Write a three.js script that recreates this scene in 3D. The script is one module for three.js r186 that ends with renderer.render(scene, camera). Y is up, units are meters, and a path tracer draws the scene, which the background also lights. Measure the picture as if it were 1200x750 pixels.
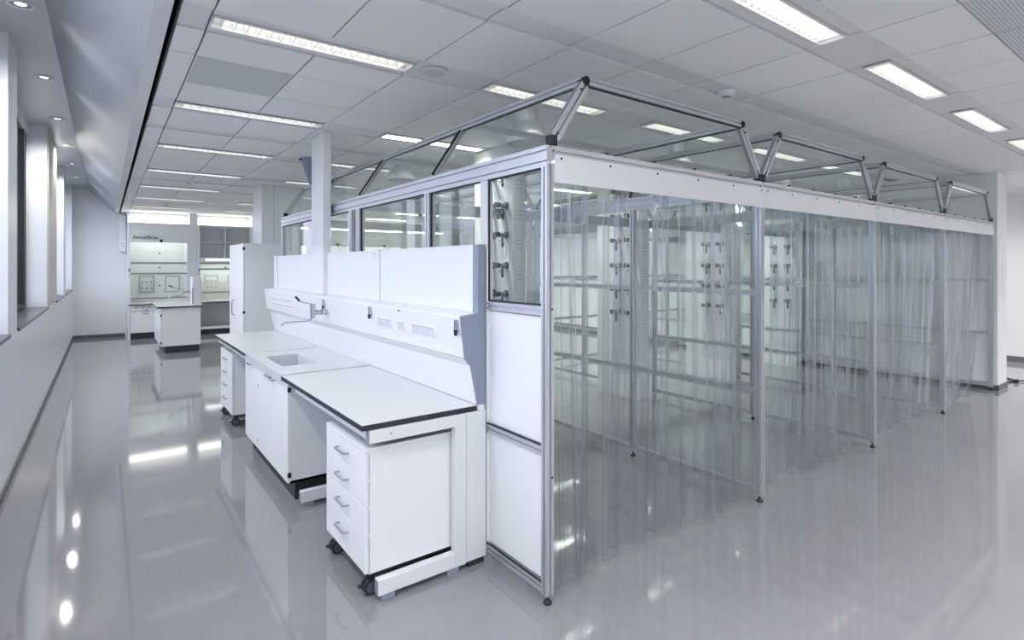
import * as THREE from 'three';
import { RoundedBoxGeometry } from 'three/addons/geometries/RoundedBoxGeometry.js';
import { mergeGeometries } from 'three/addons/utils/BufferGeometryUtils.js';
import { RectAreaLightUniformsLib } from 'three/addons/lights/RectAreaLightUniformsLib.js';
import { TextGeometry } from 'three/addons/geometries/TextGeometry.js';
import { FontLoader } from 'three/addons/loaders/FontLoader.js';

// ------------------------------------------------------------------ camera, sky, exposure
RectAreaLightUniformsLib.init();
const scene = new THREE.Scene();
scene.background = new THREE.Color().setRGB(1.58, 1.71, 2.07);           // bright overcast daylight outside the windows
const FOCAL = 642, HORIZON = 312, EYE = 1.65, TURN = Math.atan((600 - 123) / FOCAL);
const camera = new THREE.PerspectiveCamera(2 * Math.atan(375 / FOCAL) * 180 / Math.PI, 1200 / 750, 0.05, 60);
camera.position.set(0, EYE, 0);
camera.rotation.set(0, -TURN, 0);
camera.setViewOffset(1200, 750, 0, 375 - HORIZON, 1200, 750);          // shift lens: level camera, verticals stay parallel
camera.updateMatrixWorld();
const renderer = new THREE.WebGLRenderer({ antialias: true });
renderer.toneMapping = THREE.LinearToneMapping;
renderer.toneMappingExposure = 1.6;
renderer.shadowMap.enabled = true;
const TUBE_WHITE = [1.0, 0.985, 0.95], TUBE_GREEN = [0.95, 1.0, 0.90];
const TUBE_FULL = 95, TUBE_DIMMED = 2.3;                                // radiance of the recessed ceiling lights, full on and dimmed

// ------------------------------------------------------------------ helpers
const PX = [1.74, 3.69, 5.62, 7.54, 9.46];                               // posts of the enclosure along x
const ORDINAL = ['first', 'second', 'third', 'fourth', 'fifth', 'sixth', 'seventh', 'eighth', 'ninth', 'tenth'];
let seed = 7;
const rnd = () => { seed = (seed * 1664525 + 1013904223) >>> 0; return seed / 4294967296; };
const used = new Map();
function numbered(n) { const k = used.get(n) ?? 0; used.set(n, k + 1); return k ? `${n}_${String(k).padStart(3, '0')}` : n; }
function thing(name, label, category, at = [0, 0, 0], group) {
  const o = new THREE.Group(); o.name = numbered(name); o.position.set(...at);
  o.userData = { label, category }; if (group) o.userData.group = group;
  scene.add(o); return o;
}
function structure(name, at = [0, 0, 0], label, category) {
  const o = new THREE.Group(); o.name = name; o.position.set(...at); o.userData = { kind: 'structure' };
  if (label) o.userData.label = label; if (category) o.userData.category = category;
  scene.add(o); return o;
}
function copy(o, at, label) {
  const c = o.clone(); c.name = numbered(o.name.replace(/_\d{3}$/, '')); c.position.set(...at); c.userData = { ...o.userData };
  if (label) c.userData.label = label; scene.add(c); return c;
}
const origin = (o) => { const p = new THREE.Vector3(); for (let q = o; q && q !== scene; q = q.parent) p.add(q.position); return p; };
const geos = new Map();
const shared = (key, make) => { if (!geos.has(key)) geos.set(key, make()); return geos.get(key); };
const r4 = (v) => Math.round(v * 1e4) / 1e4;
function boxGeo(w, h, d, r = 0) {
  [w, h, d] = [w, h, d].map(r4);
  return shared(`b${w},${h},${d},${r}`, () => r > 0 ? new RoundedBoxGeometry(w, h, d, 1, r) : new THREE.BoxGeometry(w, h, d));
}
function add(name, geo, mat, parent, x, y, z) {       // world position
  const m = new THREE.Mesh(geo, mat); m.name = name; const o = origin(parent);
  m.position.set(x - o.x, y - o.y, z - o.z); parent.add(m); return m;
}
function box(name, mat, parent, x0, x1, y0, y1, z0, z1, r = 0) {       // world extents
  const w = Math.abs(x1 - x0), h = Math.abs(y1 - y0), d = Math.abs(z1 - z0);
  return add(name, boxGeo(w, h, d, r), mat, parent, (x0 + x1) / 2, (y0 + y1) / 2, (z0 + z1) / 2);
}
function cyl(name, mat, parent, r0, r1, a, b, seg = 16) {              // between two world points
  const A = new THREE.Vector3(...a), B = new THREE.Vector3(...b), L = r4(A.distanceTo(B));
  const g = shared(`c${r4(r0)},${r4(r1)},${L},${seg}`, () => new THREE.CylinderGeometry(r1, r0, L, seg));
  const mid = A.clone().add(B).multiplyScalar(0.5), m = add(name, g, mat, parent, mid.x, mid.y, mid.z);
  m.quaternion.setFromUnitVectors(new THREE.Vector3(0, 1, 0), B.clone().sub(A).normalize()); return m;
}
function tube(name, mat, parent, pts, r, seg = 24) {
  const o = origin(parent), c = new THREE.CatmullRomCurve3(pts.map((p) => new THREE.Vector3(p[0] - o.x, p[1] - o.y, p[2] - o.z)), false, 'catmullrom', 0.2);
  const m = new THREE.Mesh(new THREE.TubeGeometry(c, seg, r, 10), mat); m.name = name; parent.add(m); return m;
}
function lathe(name, mat, parent, pts, x, y, z, seg = 32) {
  return add(name, shared('l' + JSON.stringify(pts) + seg, () => new THREE.LatheGeometry(pts.map((p) => new THREE.Vector2(...p)), seg)), mat, parent, x, y, z);
}
// aluminium system profile: a bar with slots along its faces. w x h cross-section
function profileGeo(w, h, len, nw = 1, nh = 1) {
  return shared(`p${r4(w)},${r4(h)},${r4(len)},${nw},${nh}`, () => {
    const s = 0.005, dp = 0.012, p = [], side = (ax, ay, bx, by, n) => {
      const L = Math.hypot(bx - ax, by - ay), ux = (bx - ax) / L, uy = (by - ay) / L, nx = -uy, ny = ux;
      p.push([ax, ay]);
      for (let i = 0; i < n; i++) {
        const c = L * (i + 0.5) / n;
        for (const [t, q] of [[c - s, 0], [c - s, dp], [c + s, dp], [c + s, 0]]) p.push([ax + ux * t + nx * q, ay + uy * t + ny * q]);
      }
    };
    const X = w / 2, Y = h / 2;
    side(-X, -Y, X, -Y, nw); side(X, -Y, X, Y, nh); side(X, Y, -X, Y, nw); side(-X, Y, -X, -Y, nh);
    const g = new THREE.ExtrudeGeometry(new THREE.Shape(p.map((q) => new THREE.Vector2(...q))), { depth: len, bevelEnabled: false });
    g.translate(0, 0, -len / 2); return g;
  });
}
function bar(name, mat, parent, axis, a, b, c0, c1, w = 0.045, h = 0.045, nw = 1, nh = 1) {  // axis x: (c0,c1)=(y,z); y: (x,z); z: (x,y)
  const L = Math.abs(b - a), m = (a + b) / 2, g = profileGeo(w, h, L, nw, nh);
  const e = axis === 'x' ? add(name, g, mat, parent, m, c0, c1) : axis === 'y' ? add(name, g, mat, parent, c0, m, c1) : add(name, g, mat, parent, c0, c1, m);
  if (axis === 'x') e.rotation.y = Math.PI / 2; if (axis === 'y') e.rotation.x = Math.PI / 2; return e;
}
function strut(name, mat, parent, a, b, w, h, roll = null) {           // profile between two world points
  const A = new THREE.Vector3(...a), B = new THREE.Vector3(...b), L = A.distanceTo(B), mid = A.clone().add(B).multiplyScalar(0.5);
  const m = add(name, profileGeo(w, h, L), mat, parent, mid.x, mid.y, mid.z), dir = B.clone().sub(A).normalize();
  const up = new THREE.Vector3(...(roll ?? [0, 0, 1])), xa = up.clone().cross(dir).normalize(), ya = dir.clone().cross(xa);
  m.quaternion.setFromRotationMatrix(new THREE.Matrix4().makeBasis(xa, ya, dir)); return m;
}
function quad(name, mat, parent, pts) {                                // flat pane through four world points
  const o = origin(parent), g = new THREE.BufferGeometry();
  g.setAttribute('position', new THREE.BufferAttribute(new Float32Array(pts.flatMap((p) => [p[0] - o.x, p[1] - o.y, p[2] - o.z])), 3));
  g.setAttribute('uv', new THREE.BufferAttribute(new Float32Array([0, 0, 1, 0, 1, 1, 0, 1]), 2));
  g.setIndex([0, 1, 2, 0, 2, 3]); g.computeVertexNormals();
  const m = new THREE.Mesh(g, mat); m.name = name; parent.add(m); return m;
}
function prism(name, mat, parent, pts, z0, z1) {                       // XY polygon swept along z, world coordinates
  const o = origin(parent), g = new THREE.ExtrudeGeometry(new THREE.Shape(pts.map((p) => new THREE.Vector2(p[0] - o.x, p[1] - o.y))), { depth: Math.abs(z1 - z0), bevelEnabled: false });
  g.translate(0, 0, Math.min(z0, z1) - o.z); const m = new THREE.Mesh(g, mat); m.name = name; parent.add(m); return m;
}
function joined(name, mat, parent, list) {                             // several boxes [x0,x1,y0,y1,z0,z1] as one mesh
  const o = origin(parent), m = new THREE.Mesh(mergeGeometries(list.map(([a, b, c, d, e, f]) => new THREE.BoxGeometry(b - a, d - c, f - e).translate((a + b) / 2 - o.x, (c + d) / 2 - o.y, (e + f) / 2 - o.z))), mat);
  m.name = name; parent.add(m); return m;
}
// ------------------------------------------------------------------ materials
function noiseTexture(n, lo, hi, octaves, srgb = true) {
  const g = new Float32Array(n * n);
  for (const [cells, amp] of octaves) {
    const lat = Array.from({ length: cells * cells }, rnd);
    for (let y = 0; y < n; y++) for (let x = 0; x < n; x++) {
      const u = x / n * cells, v = y / n * cells, i = Math.floor(u), j = Math.floor(v), f = u - i, h = v - j, s = f * f * (3 - 2 * f), t = h * h * (3 - 2 * h);
      const at = (a, b) => lat[(b % cells) * cells + (a % cells)];
      g[y * n + x] += amp * ((at(i, j) * (1 - s) + at(i + 1, j) * s) * (1 - t) + (at(i, j + 1) * (1 - s) + at(i + 1, j + 1) * s) * t - 0.5);
    }
  }
  const d = new Uint8Array(n * n * 4);
  for (let k = 0; k < n * n; k++) { const v = Math.max(0, Math.min(1, 0.5 + g[k])); for (let c = 0; c < 3; c++) d[k * 4 + c] = lo[c] + (hi[c] - lo[c]) * v; d[k * 4 + 3] = 255; }
  const t = new THREE.DataTexture(d, n, n); t.wrapS = t.wrapT = THREE.RepeatWrapping; t.magFilter = THREE.LinearFilter; t.minFilter = THREE.LinearMipmapLinearFilter; t.generateMipmaps = true;
  if (srgb) t.colorSpace = THREE.SRGBColorSpace; t.needsUpdate = true; return t;
}
const lin = (r, g, b) => new THREE.Color().setRGB(r, g, b);
const std = (c, roughness = 0.5, metalness = 0, more = {}) => new THREE.MeshStandardMaterial({ color: lin(...c), roughness, metalness, ...more });
const M = {
  white: std([0.775, 0.785, 0.805], 0.38), laminate: std([0.63, 0.635, 0.645], 0.3), paint: std([0.76, 0.765, 0.78], 0.6), cabinet: std([0.86, 0.87, 0.895], 0.35), wallPanel: std([0.86, 0.87, 0.885], 0.3),
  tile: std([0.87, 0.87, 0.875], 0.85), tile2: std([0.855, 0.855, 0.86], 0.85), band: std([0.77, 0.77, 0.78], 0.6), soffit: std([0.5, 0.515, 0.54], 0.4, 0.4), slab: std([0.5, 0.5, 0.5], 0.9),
  alu: std([0.58, 0.59, 0.63], 0.36, 0.75), steel: std([0.42, 0.43, 0.46], 0.28, 0.9), chrome: std([0.55, 0.58, 0.64], 0.18, 1), grey: std([0.25, 0.29, 0.37], 0.45),
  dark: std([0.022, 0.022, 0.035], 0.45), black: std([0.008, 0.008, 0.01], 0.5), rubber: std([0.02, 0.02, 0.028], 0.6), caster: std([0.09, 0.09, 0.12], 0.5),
  plinth: std([0.03, 0.03, 0.04], 0.5), baseboard: std([0.12, 0.12, 0.125], 0.5), slate: std([0.06, 0.068, 0.095], 0.3), reflector: std([0.46, 0.47, 0.51], 0.36, 0.7),
  louvre: std([0.8, 0.8, 0.78], 0.4), channel: std([0.5, 0.5, 0.49], 0.5), hoodIn: std([0.78, 0.81, 0.785], 0.45), valve: std([0.13, 0.135, 0.14], 0.35, 0.4), beige: std([0.62, 0.60, 0.55], 0.5),
  paving: std([0.16, 0.16, 0.16], 0.9), label: std([0.62, 0.63, 0.68], 0.6), outletLine: std([0.3, 0.31, 0.33], 0.5), funnel: std([0.68, 0.70, 0.72], 0.35, 0.5), print: std([0.05, 0.05, 0.07], 0.5), violet: std([0.25, 0.2, 0.6], 0.5), cyan: std([0.05, 0.45, 0.42], 0.5),
};
M.glass = new THREE.MeshPhysicalMaterial({ color: lin(0.96, 0.992, 0.978), roughness: 0.02, transmission: 1, thickness: 0, ior: 1.5, side: THREE.DoubleSide });
M.windowGlass = new THREE.MeshPhysicalMaterial({ color: lin(0.9, 0.93, 0.95), roughness: 0.03, transmission: 1, thickness: 0, ior: 1.5, side: THREE.DoubleSide });
M.floorCoat = new THREE.MeshPhysicalMaterial({ color: lin(1, 1, 1), roughness: 0.06, transmission: 1, thickness: 0, ior: 1.6, side: THREE.DoubleSide });
M.vinyl = new THREE.MeshPhysicalMaterial({ color: lin(0.92, 0.925, 0.948), roughness: 0.06, transmission: 1, thickness: 0, ior: 1.5, side: THREE.DoubleSide });
M.vinylSolid = new THREE.MeshPhysicalMaterial({ color: lin(0.92, 0.925, 0.948), roughness: 0.06, transmission: 1, thickness: 0.005, ior: 1.5 });
M.tubeGlow = new THREE.MeshStandardMaterial({ color: lin(0.9, 0.9, 0.9), emissive: lin(1, 1, 0.97), emissiveIntensity: 1.3 });
M.hoodGlow = new THREE.MeshStandardMaterial({ color: lin(0.9, 0.9, 0.85), emissive: lin(1, 1, 0.93), emissiveIntensity: 1.5 });
M.spotGlow = new THREE.MeshStandardMaterial({ color: lin(0.9, 0.9, 0.9), emissive: lin(1, 0.98, 0.95), emissiveIntensity: 1.6 });
const floorMap = noiseTexture(512, [140, 140, 145], [149, 149, 154], [[5, 0.5], [19, 0.35], [97, 0.4]]);
floorMap.repeat.set(0.25, 0.25);
M.floor = new THREE.MeshPhysicalMaterial({ map: floorMap, roughness: 0.6, specularIntensity: 0.3 });
{ // perforated steel: rows of round holes punched through a grey sheet
  const n = 256, d = new Uint8Array(n * n * 4), per = 16;
  for (let y = 0; y < n; y++) for (let x = 0; x < n; x++) {
    const row = Math.floor(y / per), u = ((x + (row % 2) * per / 2) % per) - per / 2 + 0.5, v = (y % per) - per / 2 + 0.5, k = (y * n + x) * 4, hole = Math.hypot(u, v) < 4.6;
    d[k] = hole ? 150 : 218; d[k + 1] = hole ? 152 : 220; d[k + 2] = hole ? 156 : 224; d[k + 3] = 255;
  }
  const t = new THREE.DataTexture(d, n, n); t.wrapS = t.wrapT = THREE.RepeatWrapping; t.magFilter = THREE.LinearFilter; t.minFilter = THREE.LinearMipmapLinearFilter; t.generateMipmaps = true; t.colorSpace = THREE.SRGBColorSpace; t.needsUpdate = true; t.repeat.set(2.2, 2.2);
  M.perforated = new THREE.MeshStandardMaterial({ map: t, roughness: 0.6 });
}

// ------------------------------------------------------------------ room shell
const CEIL = 2.9, WALL_L = -0.586, SOFFIT = 3.41, BACK = -15.8, WALL_R = 12.6, FRONT = 3.6, ROOF = 3.6, INNER = 9.55;
{
  const fl = new THREE.Mesh(new THREE.BoxGeometry(WALL_R + 1.4, 0.1, FRONT - BACK + 0.4), M.floor);
  fl.name = 'floor'; fl.position.set((WALL_R - 0.9 + 0.2) / 2, -0.05, (FRONT + BACK) / 2);
  const uv = fl.geometry.attributes.uv, p = fl.geometry.attributes.position;
  for (let i = 0; i < uv.count; i++) uv.setXY(i, p.getX(i), p.getZ(i));
  fl.userData = { kind: 'structure', label: 'glossy grey resin floor', category: 'floor' }; scene.add(fl);
  const coat = new THREE.Mesh(new THREE.PlaneGeometry(WALL_R - WALL_L, FRONT - BACK), M.floorCoat); coat.name = 'clear_topcoat'; coat.rotation.x = -Math.PI / 2;
  coat.position.set((WALL_R + WALL_L) / 2 - fl.position.x, 0.0505, 0); fl.add(coat);
}
const wl = structure('wall_left', [WALL_L, 0, -6], 'white window wall with piers', 'wall');
box('wall_panel', M.wallPanel, wl, WALL_L - 0.3, WALL_L, 0, 1.11, BACK, FRONT);
for (const [a, b] of [[BACK, -15.45], [-13.05, -12.5], [-10.55, -9.05], [-6.1, -5.57], [-2.6, -2.08], [0.9, 1.4]]) box('pier', M.white, wl, WALL_L - 0.3, WALL_L, 1.11, SOFFIT, a, b);
box('lintel', M.white, wl, WALL_L - 0.3, WALL_L - 0.18, SOFFIT - 0.12, SOFFIT, BACK, FRONT);
box('pier_casing', M.beige, wl, WALL_L, WALL_L + 0.012, 1.14, SOFFIT - 0.02, -10.55, -9.12);
let wn = 1;
for (const [a, b] of [[-15.45, -13.05], [-12.5, -10.55], [-9.05, -6.1], [-5.57, -2.6], [-2.08, 0.9], [1.4, FRONT]]) {
  const w = structure(`window_${wn}`, [WALL_L - 0.22, 1.15, (a + b) / 2]);
  joined('window_frame', M.dark, w, [[WALL_L - 0.26, WALL_L - 0.2, 1.15, 1.21, a, b], [WALL_L - 0.26, WALL_L - 0.2, SOFFIT - 0.18, SOFFIT - 0.12, a, b], [WALL_L - 0.26, WALL_L - 0.2, 1.21, SOFFIT - 0.18, a, a + 0.06], [WALL_L - 0.26, WALL_L - 0.2, 1.21, SOFFIT - 0.18, b - 0.06, b]]);
  if (wn === 3) for (let z = a + 0.62; z < b - 0.3; z += 0.62) box('mullion', M.black, w, WALL_L - 0.26, WALL_L - 0.16, 1.21, SOFFIT - 0.18, z - 0.025, z + 0.025);  // black bars added here only, deep enough to hide the bright sky from the camera
  quad('window_pane', M.windowGlass, w, [[WALL_L - 0.23, 1.21, a + 0.06], [WALL_L - 0.23, 1.21, b - 0.06], [WALL_L - 0.23, SOFFIT - 0.18, b - 0.06], [WALL_L - 0.23, SOFFIT - 0.18, a + 0.06]]);
  box('window_sill', M.slate, w, WALL_L - 0.28, WALL_L + 0.02, 1.11, 1.14, a, b, 0.004);
  wn++;
}
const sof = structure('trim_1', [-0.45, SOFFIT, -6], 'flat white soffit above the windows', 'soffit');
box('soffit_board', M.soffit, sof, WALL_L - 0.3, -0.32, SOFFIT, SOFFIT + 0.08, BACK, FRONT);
const slope = structure('trim_2', [0, 3.1, -6], 'sloping brushed metal cove between window soffit and ceiling', 'cove');
prism('cove_sheet', M.reflector, slope, [[-0.32, SOFFIT], [0.187, CEIL], [0.187, CEIL + 0.05], [-0.32, SOFFIT + 0.05]], BACK, FRONT);
const edge = structure('trim_3', [0.22, CEIL, -6], 'flat white strip along the ceiling edge', 'trim');
box('edge_strip', M.band, edge, 0.187, 0.262, CEIL, CEIL + 0.04, BACK, FRONT);
box('gap_back', M.black, edge, 0.18, 0.30, CEIL + 0.11, CEIL + 0.13, BACK, FRONT);
box('gap_side', M.black, edge, 0.252, 0.262, CEIL + 0.04, CEIL + 0.11, BACK, FRONT);
box('gap_lip', M.black, edge, 0.286, 0.292, CEIL + 0.002, CEIL + 0.11, BACK, FRONT);
const wb = structure('wall_back', [4, 0, BACK], 'white back wall of the laboratory', 'wall');
box('wall_panel', M.paint, wb, WALL_L - 0.3, WALL_R + 0.2, 0, ROOF, BACK - 0.2, BACK);
const wr = structure('wall_right', [WALL_R, 0, -6], 'plain white wall beyond the enclosure', 'wall');
box('wall_panel', M.paint, wr, WALL_R, WALL_R + 0.2, 0, ROOF, BACK, FRONT);
const wf = structure('wall_front', [6, 0, FRONT], 'white wall behind the viewpoint', 'wall');
box('wall_panel', M.paint, wf, WALL_L - 0.3, WALL_R + 0.2, 0, ROOF, FRONT, FRONT + 0.2);
const wi = structure('wall_inner', [INNER, 0, -8], 'white inner wall closing the far end of the enclosure', 'wall');
box('wall_panel', M.paint, wi, INNER, INNER + 0.15, 0, CEIL, BACK, -2.5);
const cr = structure('column_right', [9.6, 0, -2.2], 'white square column at the end of the curtained front', 'column');
box('column_shaft', M.paint, cr, 9.5, 9.95, 0, CEIL, -2.5, -1.99, 0.004);
joined('baseboard', M.baseboard, cr, [[9.488, 9.5, 0, 0.07, -2.5, -1.978], [9.488, 9.962, 0, 0.07, -1.99, -1.978]]);
for (const [n, list] of [['left', [[WALL_L, WALL_L + 0.012, 0, 0.06, BACK, FRONT]]], ['back', [[WALL_L, 0.38, 0, 0.08, BACK, BACK + 0.015]]], ['right', [[WALL_R - 0.015, WALL_R, 0, 0.1, BACK, FRONT]]], ['inner', [[INNER - 0.015, INNER, 0, 0.09, BACK, -2.5]]]]) {
  const b = structure(`baseboard_${n}`, [list[0][0], 0, -6]); joined('baseboard_strip', M.baseboard, b, list);
}
const ground = structure('ground_outside', [-40, -3.6, -6], 'pale paved ground outside the windows', 'ground');
box('paving', M.paving, ground, -90, -1.2, -3.7, -3.6, -90, 70);
const roof = structure('ceiling_slab', [6, ROOF, -6], 'structural slab above the suspended ceiling', 'ceiling');
box('slab', M.slab, roof, WALL_L - 0.3, WALL_R + 0.2, ROOF, ROOF + 0.15, BACK - 0.2, FRONT + 0.2);

// ------------------------------------------------------------------ suspended ceiling: rows of tiles, light bands
const ceiling = structure('ceiling', [6, CEIL, -6], 'suspended ceiling of white metal tiles with light bands', 'ceiling');
const PITCH = 1.78, ROW0 = -1.38, COL0 = 0.43, COLW = 0.567, LIGHT_L = 1.12;
const tiles = [], lights = [], vents = [];
{
  const cols = [0.292]; for (let x = COL0; x < WALL_R; x += COLW) cols.push(x); cols.push(WALL_R);
  for (let k = -3; k <= 8; k++) {
    const c = ROW0 - PITCH * k, next = c - PITCH + 0.155, z = c - 0.155, even = k % 2 === 0;
    const split = even ? [0.615, 0.17, 0.685] : k < 0 ? [0.485, 0.58, 0.405] : [0.405, 0.58, 0.485];
    // the light band
    for (let x = COL0; x < WALL_R - 0.1; x += COLW * 3) {
      const x1 = x + LIGHT_L, x2 = Math.min(x + COLW * 3, WALL_R);
      if (c < FRONT - 0.2 && c > BACK + 0.9) {
        if (x1 < WALL_R - 0.1) {
          lights.push([x, c]);
          tiles.push(['band_panel', x, x1, c - 0.155, c - 0.075], ['band_panel', x, x1, c + 0.075, c + 0.155], ['band_panel', x1, x2, c - 0.155, c + 0.155]);
        } else tiles.push(['band_panel', x, x2, c - 0.155, c + 0.155]);
      } else if (c < FRONT) tiles.push(['band_panel', x, x2, c - 0.155, Math.min(c + 0.155, FRONT)]);
    }
    tiles.push(['band_panel', 0.292, COL0, c - 0.155, Math.min(c + 0.155, FRONT)]);
    let z0 = z;
    split.forEach((w, i) => {
      const z1 = z0 - w;
      for (let j = 0; j + 1 < cols.length; j++) {
        const a = cols[j], b = cols[j + 1], n = even && i === 1 ? 'narrow_panel' : 'ceiling_tile';
        if (z1 < BACK - 0.5 || z0 > FRONT + 0.9 || b - a < 0.02) continue;
        const vent = !even && i === 1 && ((k === 1 && j === 1) || (k === -1 && (j === 6 || j === 7)));
        (vent ? vents : tiles).push([n, a, b, Math.max(z1, BACK), Math.min(z0, FRONT)]);
      }
      z0 = z1;
    });
  }
  const view = (t) => {
    const c = [[t[1], t[3]], [t[2], t[3]], [t[1], t[4]], [t[2], t[4]]].map(([x, z]) => {
      const d = Math.sin(TURN) * x - Math.cos(TURN) * z; return d < 0.2 ? null : [600 + FOCAL * (Math.cos(TURN) * x + Math.sin(TURN) * z) / d, HORIZON - FOCAL * (CEIL - EYE) / d];
    });
    if (c.some((q) => !q)) return 0;
    const xs = c.map((q) => Math.max(0, Math.min(1200, q[0]))), ys = c.map((q) => Math.max(0, Math.min(750, q[1])));
    return (Math.max(...xs) - Math.min(...xs)) * (Math.max(...ys) - Math.min(...ys));
  };
  const good = tiles.filter((t) => t[4] - t[3] > 0.01 && t[2] - t[1] > 0.01);
  for (const t of good) t.push(view(t));
  const byName = {}; good.sort((a, b) => b[5] - a[5]);
  const rest = [];
  for (const t of good) {
    const n = byName[t[0]] = (byName[t[0]] ?? 0) + 1;
    if (t[5] > 0 && n <= (t[0] === 'ceiling_tile' ? 240 : 100)) {
      const g = 0.0045, m = box(t[0], t[0] === 'ceiling_tile' ? (rnd() < 0.5 ? M.tile : M.tile2) : M.band, ceiling, t[1] + g, t[2] - g, CEIL, CEIL + 0.018, t[3] + g, t[4] - g);
      if (t[0] === 'ceiling_tile') m.position.y += (rnd() - 0.5) * 0.002; else m.position.y += 0.009;
    } else rest.push([t[1] + 0.0035, t[2] - 0.0035, CEIL, CEIL + 0.018, t[3] + 0.0035, t[4] - 0.0035]);
  }
  const r = joined('far_tiles', M.tile, ceiling, rest); r.userData = { kind: 'stuff' };
  box('tile_backing', M.slab, ceiling, 0.296, WALL_R, CEIL + 0.13, CEIL + 0.15, BACK, FRONT);
}
// perforated ventilation tiles
vents.forEach((v, i) => {
  const t = thing('ceiling_vent', ['grey perforated air vent in the ceiling between two light rows', 'grey perforated air vent beside the light row over the walkway, nearer the enclosure', 'grey perforated air vent beside the light row over the walkway, farther along'][i] , 'air vent', [(v[1] + v[2]) / 2, CEIL, (v[3] + v[4]) / 2], 'perforated ceiling vents');
  box('vent_frame', M.band, t, v[1] + 0.004, v[2] - 0.004, CEIL + 0.002, CEIL + 0.018, v[3] + 0.004, v[4] - 0.004);
  box('perforated_sheet', M.perforated, t, v[1] + 0.014, v[2] - 0.014, CEIL - 0.002, CEIL + 0.003, v[3] + 0.014, v[4] - 0.014);
});
// recessed louvred lights
function rectLight(parent, w, h, col, power, y, name) {
  const l = new THREE.RectAreaLight(new THREE.Color().setRGB(...col), power, w, h); l.name = name; l.position.set(0, y, 0); l.rotation.x = -Math.PI / 2; parent.add(l); return l;
}
{
  const L = LIGHT_L, W = 0.15;
  const inFrame = (x, z) => { const d = Math.sin(TURN) * x - Math.cos(TURN) * z; if (d < 0.5) return false; const u = 600 + FOCAL * (Math.cos(TURN) * x + Math.sin(TURN) * z) / d, v = HORIZON - FOCAL * (CEIL - EYE) / d; return u > -60 && u < 1260 && v > -40; };
  const build = (x, c, fine) => {
    const cx = x + L / 2, t = thing('ceiling_light', 'recessed louvred fluorescent ceiling light', 'ceiling light', [cx, CEIL, c], 'recessed louvred ceiling lights');
    joined('frame', M.band, t, [[x, x + L, CEIL - 0.004, CEIL + 0.012, c - W / 2, c - W / 2 + 0.01], [x, x + L, CEIL - 0.004, CEIL + 0.012, c + W / 2 - 0.01, c + W / 2], [x, x + 0.012, CEIL - 0.004, CEIL + 0.012, c - W / 2, c + W / 2], [x + L - 0.012, x + L, CEIL - 0.004, CEIL + 0.012, c - W / 2, c + W / 2]]);
    joined('housing', M.channel, t, [[x, x + L, CEIL + 0.09, CEIL + 0.1, c - W / 2, c + W / 2], [x, x + L, CEIL, CEIL + 0.09, c - W / 2, c - W / 2 + 0.006], [x, x + L, CEIL, CEIL + 0.09, c + W / 2 - 0.006, c + W / 2], [x, x + 0.006, CEIL, CEIL + 0.09, c - W / 2, c + W / 2], [x + L - 0.006, x + L, CEIL, CEIL + 0.09, c - W / 2, c + W / 2]]);
    cyl('lamp_tube', M.tubeGlow, t, 0.012, 0.012, [x + 0.04, CEIL + 0.075, c], [x + L - 0.04, CEIL + 0.075, c], 10);
    const n = fine ? 18 : 9;
    for (let i = 1; i <= n; i++) { const bx = x + L * i / (n + 1); box('louvre_blade', M.louvre, t, bx - 0.0015, bx + 0.0015, CEIL + 0.002, CEIL + 0.046, c - W / 2 + 0.008, c + W / 2 - 0.008); }
    return t;
  };
  let near = null, far = null;
  for (const [x, c] of lights) {
    if (Math.hypot(x, c) > 15.5 || (x > 8 && x < 9.5 && c < -3) || (x > 9.5 && c < -6.8)) continue;
    const close = inFrame(x + 0.5, c) && Math.hypot(x, c) < 7.5, at = [x + L / 2, CEIL, c];
    let t; const proto = close ? near : far;
    if (!proto) { t = build(x, c, close); if (close) near = t; else far = t; } else t = copy(proto, at);
    const k = Math.round((ROW0 - c) / PITCH), bay = PX.findIndex((p, q) => at[0] >= p && at[0] < (PX[q + 1] ?? 0));
    if (x < 1) { t.userData.label = k < 1 ? 'louvred ceiling light over the floor before the bench' : k === 1 ? 'louvred ceiling light over the aisle, in line with the round speaker' : `louvred ceiling light over the aisle, ${ORDINAL[k - 2]} row past the perforated vent`; t.userData.group = 'louvred lights over the aisle'; }
    else if (x > 8.6) { t.userData.label = 'louvred ceiling light over the floor past the square column'; t.userData.group = 'louvred lights past the square column'; }
    else if (k === 0) { t.userData.label = `louvred ceiling light just outside the ${ORDINAL[bay]} curtain bay from the bench`; t.userData.group = 'louvred lights along the curtained front'; }
    else if (k < 0) { t.userData.label = 'louvred ceiling light over the open floor before the curtains'; t.userData.group = 'louvred lights before the curtains'; }
    else if (k < 4) { t.userData.label = `louvred ceiling light above the ${ORDINAL[bay]} glass roof from the bench, ${['speaker row', 'middle row', 'rear row'][k - 1]}`; t.userData.group = 'louvred lights above the glass roofs'; }
    else { t.userData.label = 'louvred ceiling light between the enclosure and the fume hoods'; t.userData.group = 'louvred lights before the fume hoods'; }
  }
  // one light per fitting, of the size of its opening behind the louvre
  for (const o of [...scene.children]) if (/^ceiling_light/.test(o.name)) rectLight(o, L - 0.06, 0.1, ...(o.position.z > 0 || o.position.x > 9.6 ? [TUBE_WHITE, TUBE_FULL] : o.position.x < 1.2 && o.position.z > -2 ? [TUBE_WHITE, 30] : o.position.x > 1.9 && o.position.z < -4.5 && (o.position.z > -5.5 || o.position.x > 5.5) ? [TUBE_GREEN, TUBE_FULL] : [TUBE_WHITE, TUBE_DIMMED]), 0.062, 'tube_light');
}
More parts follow.
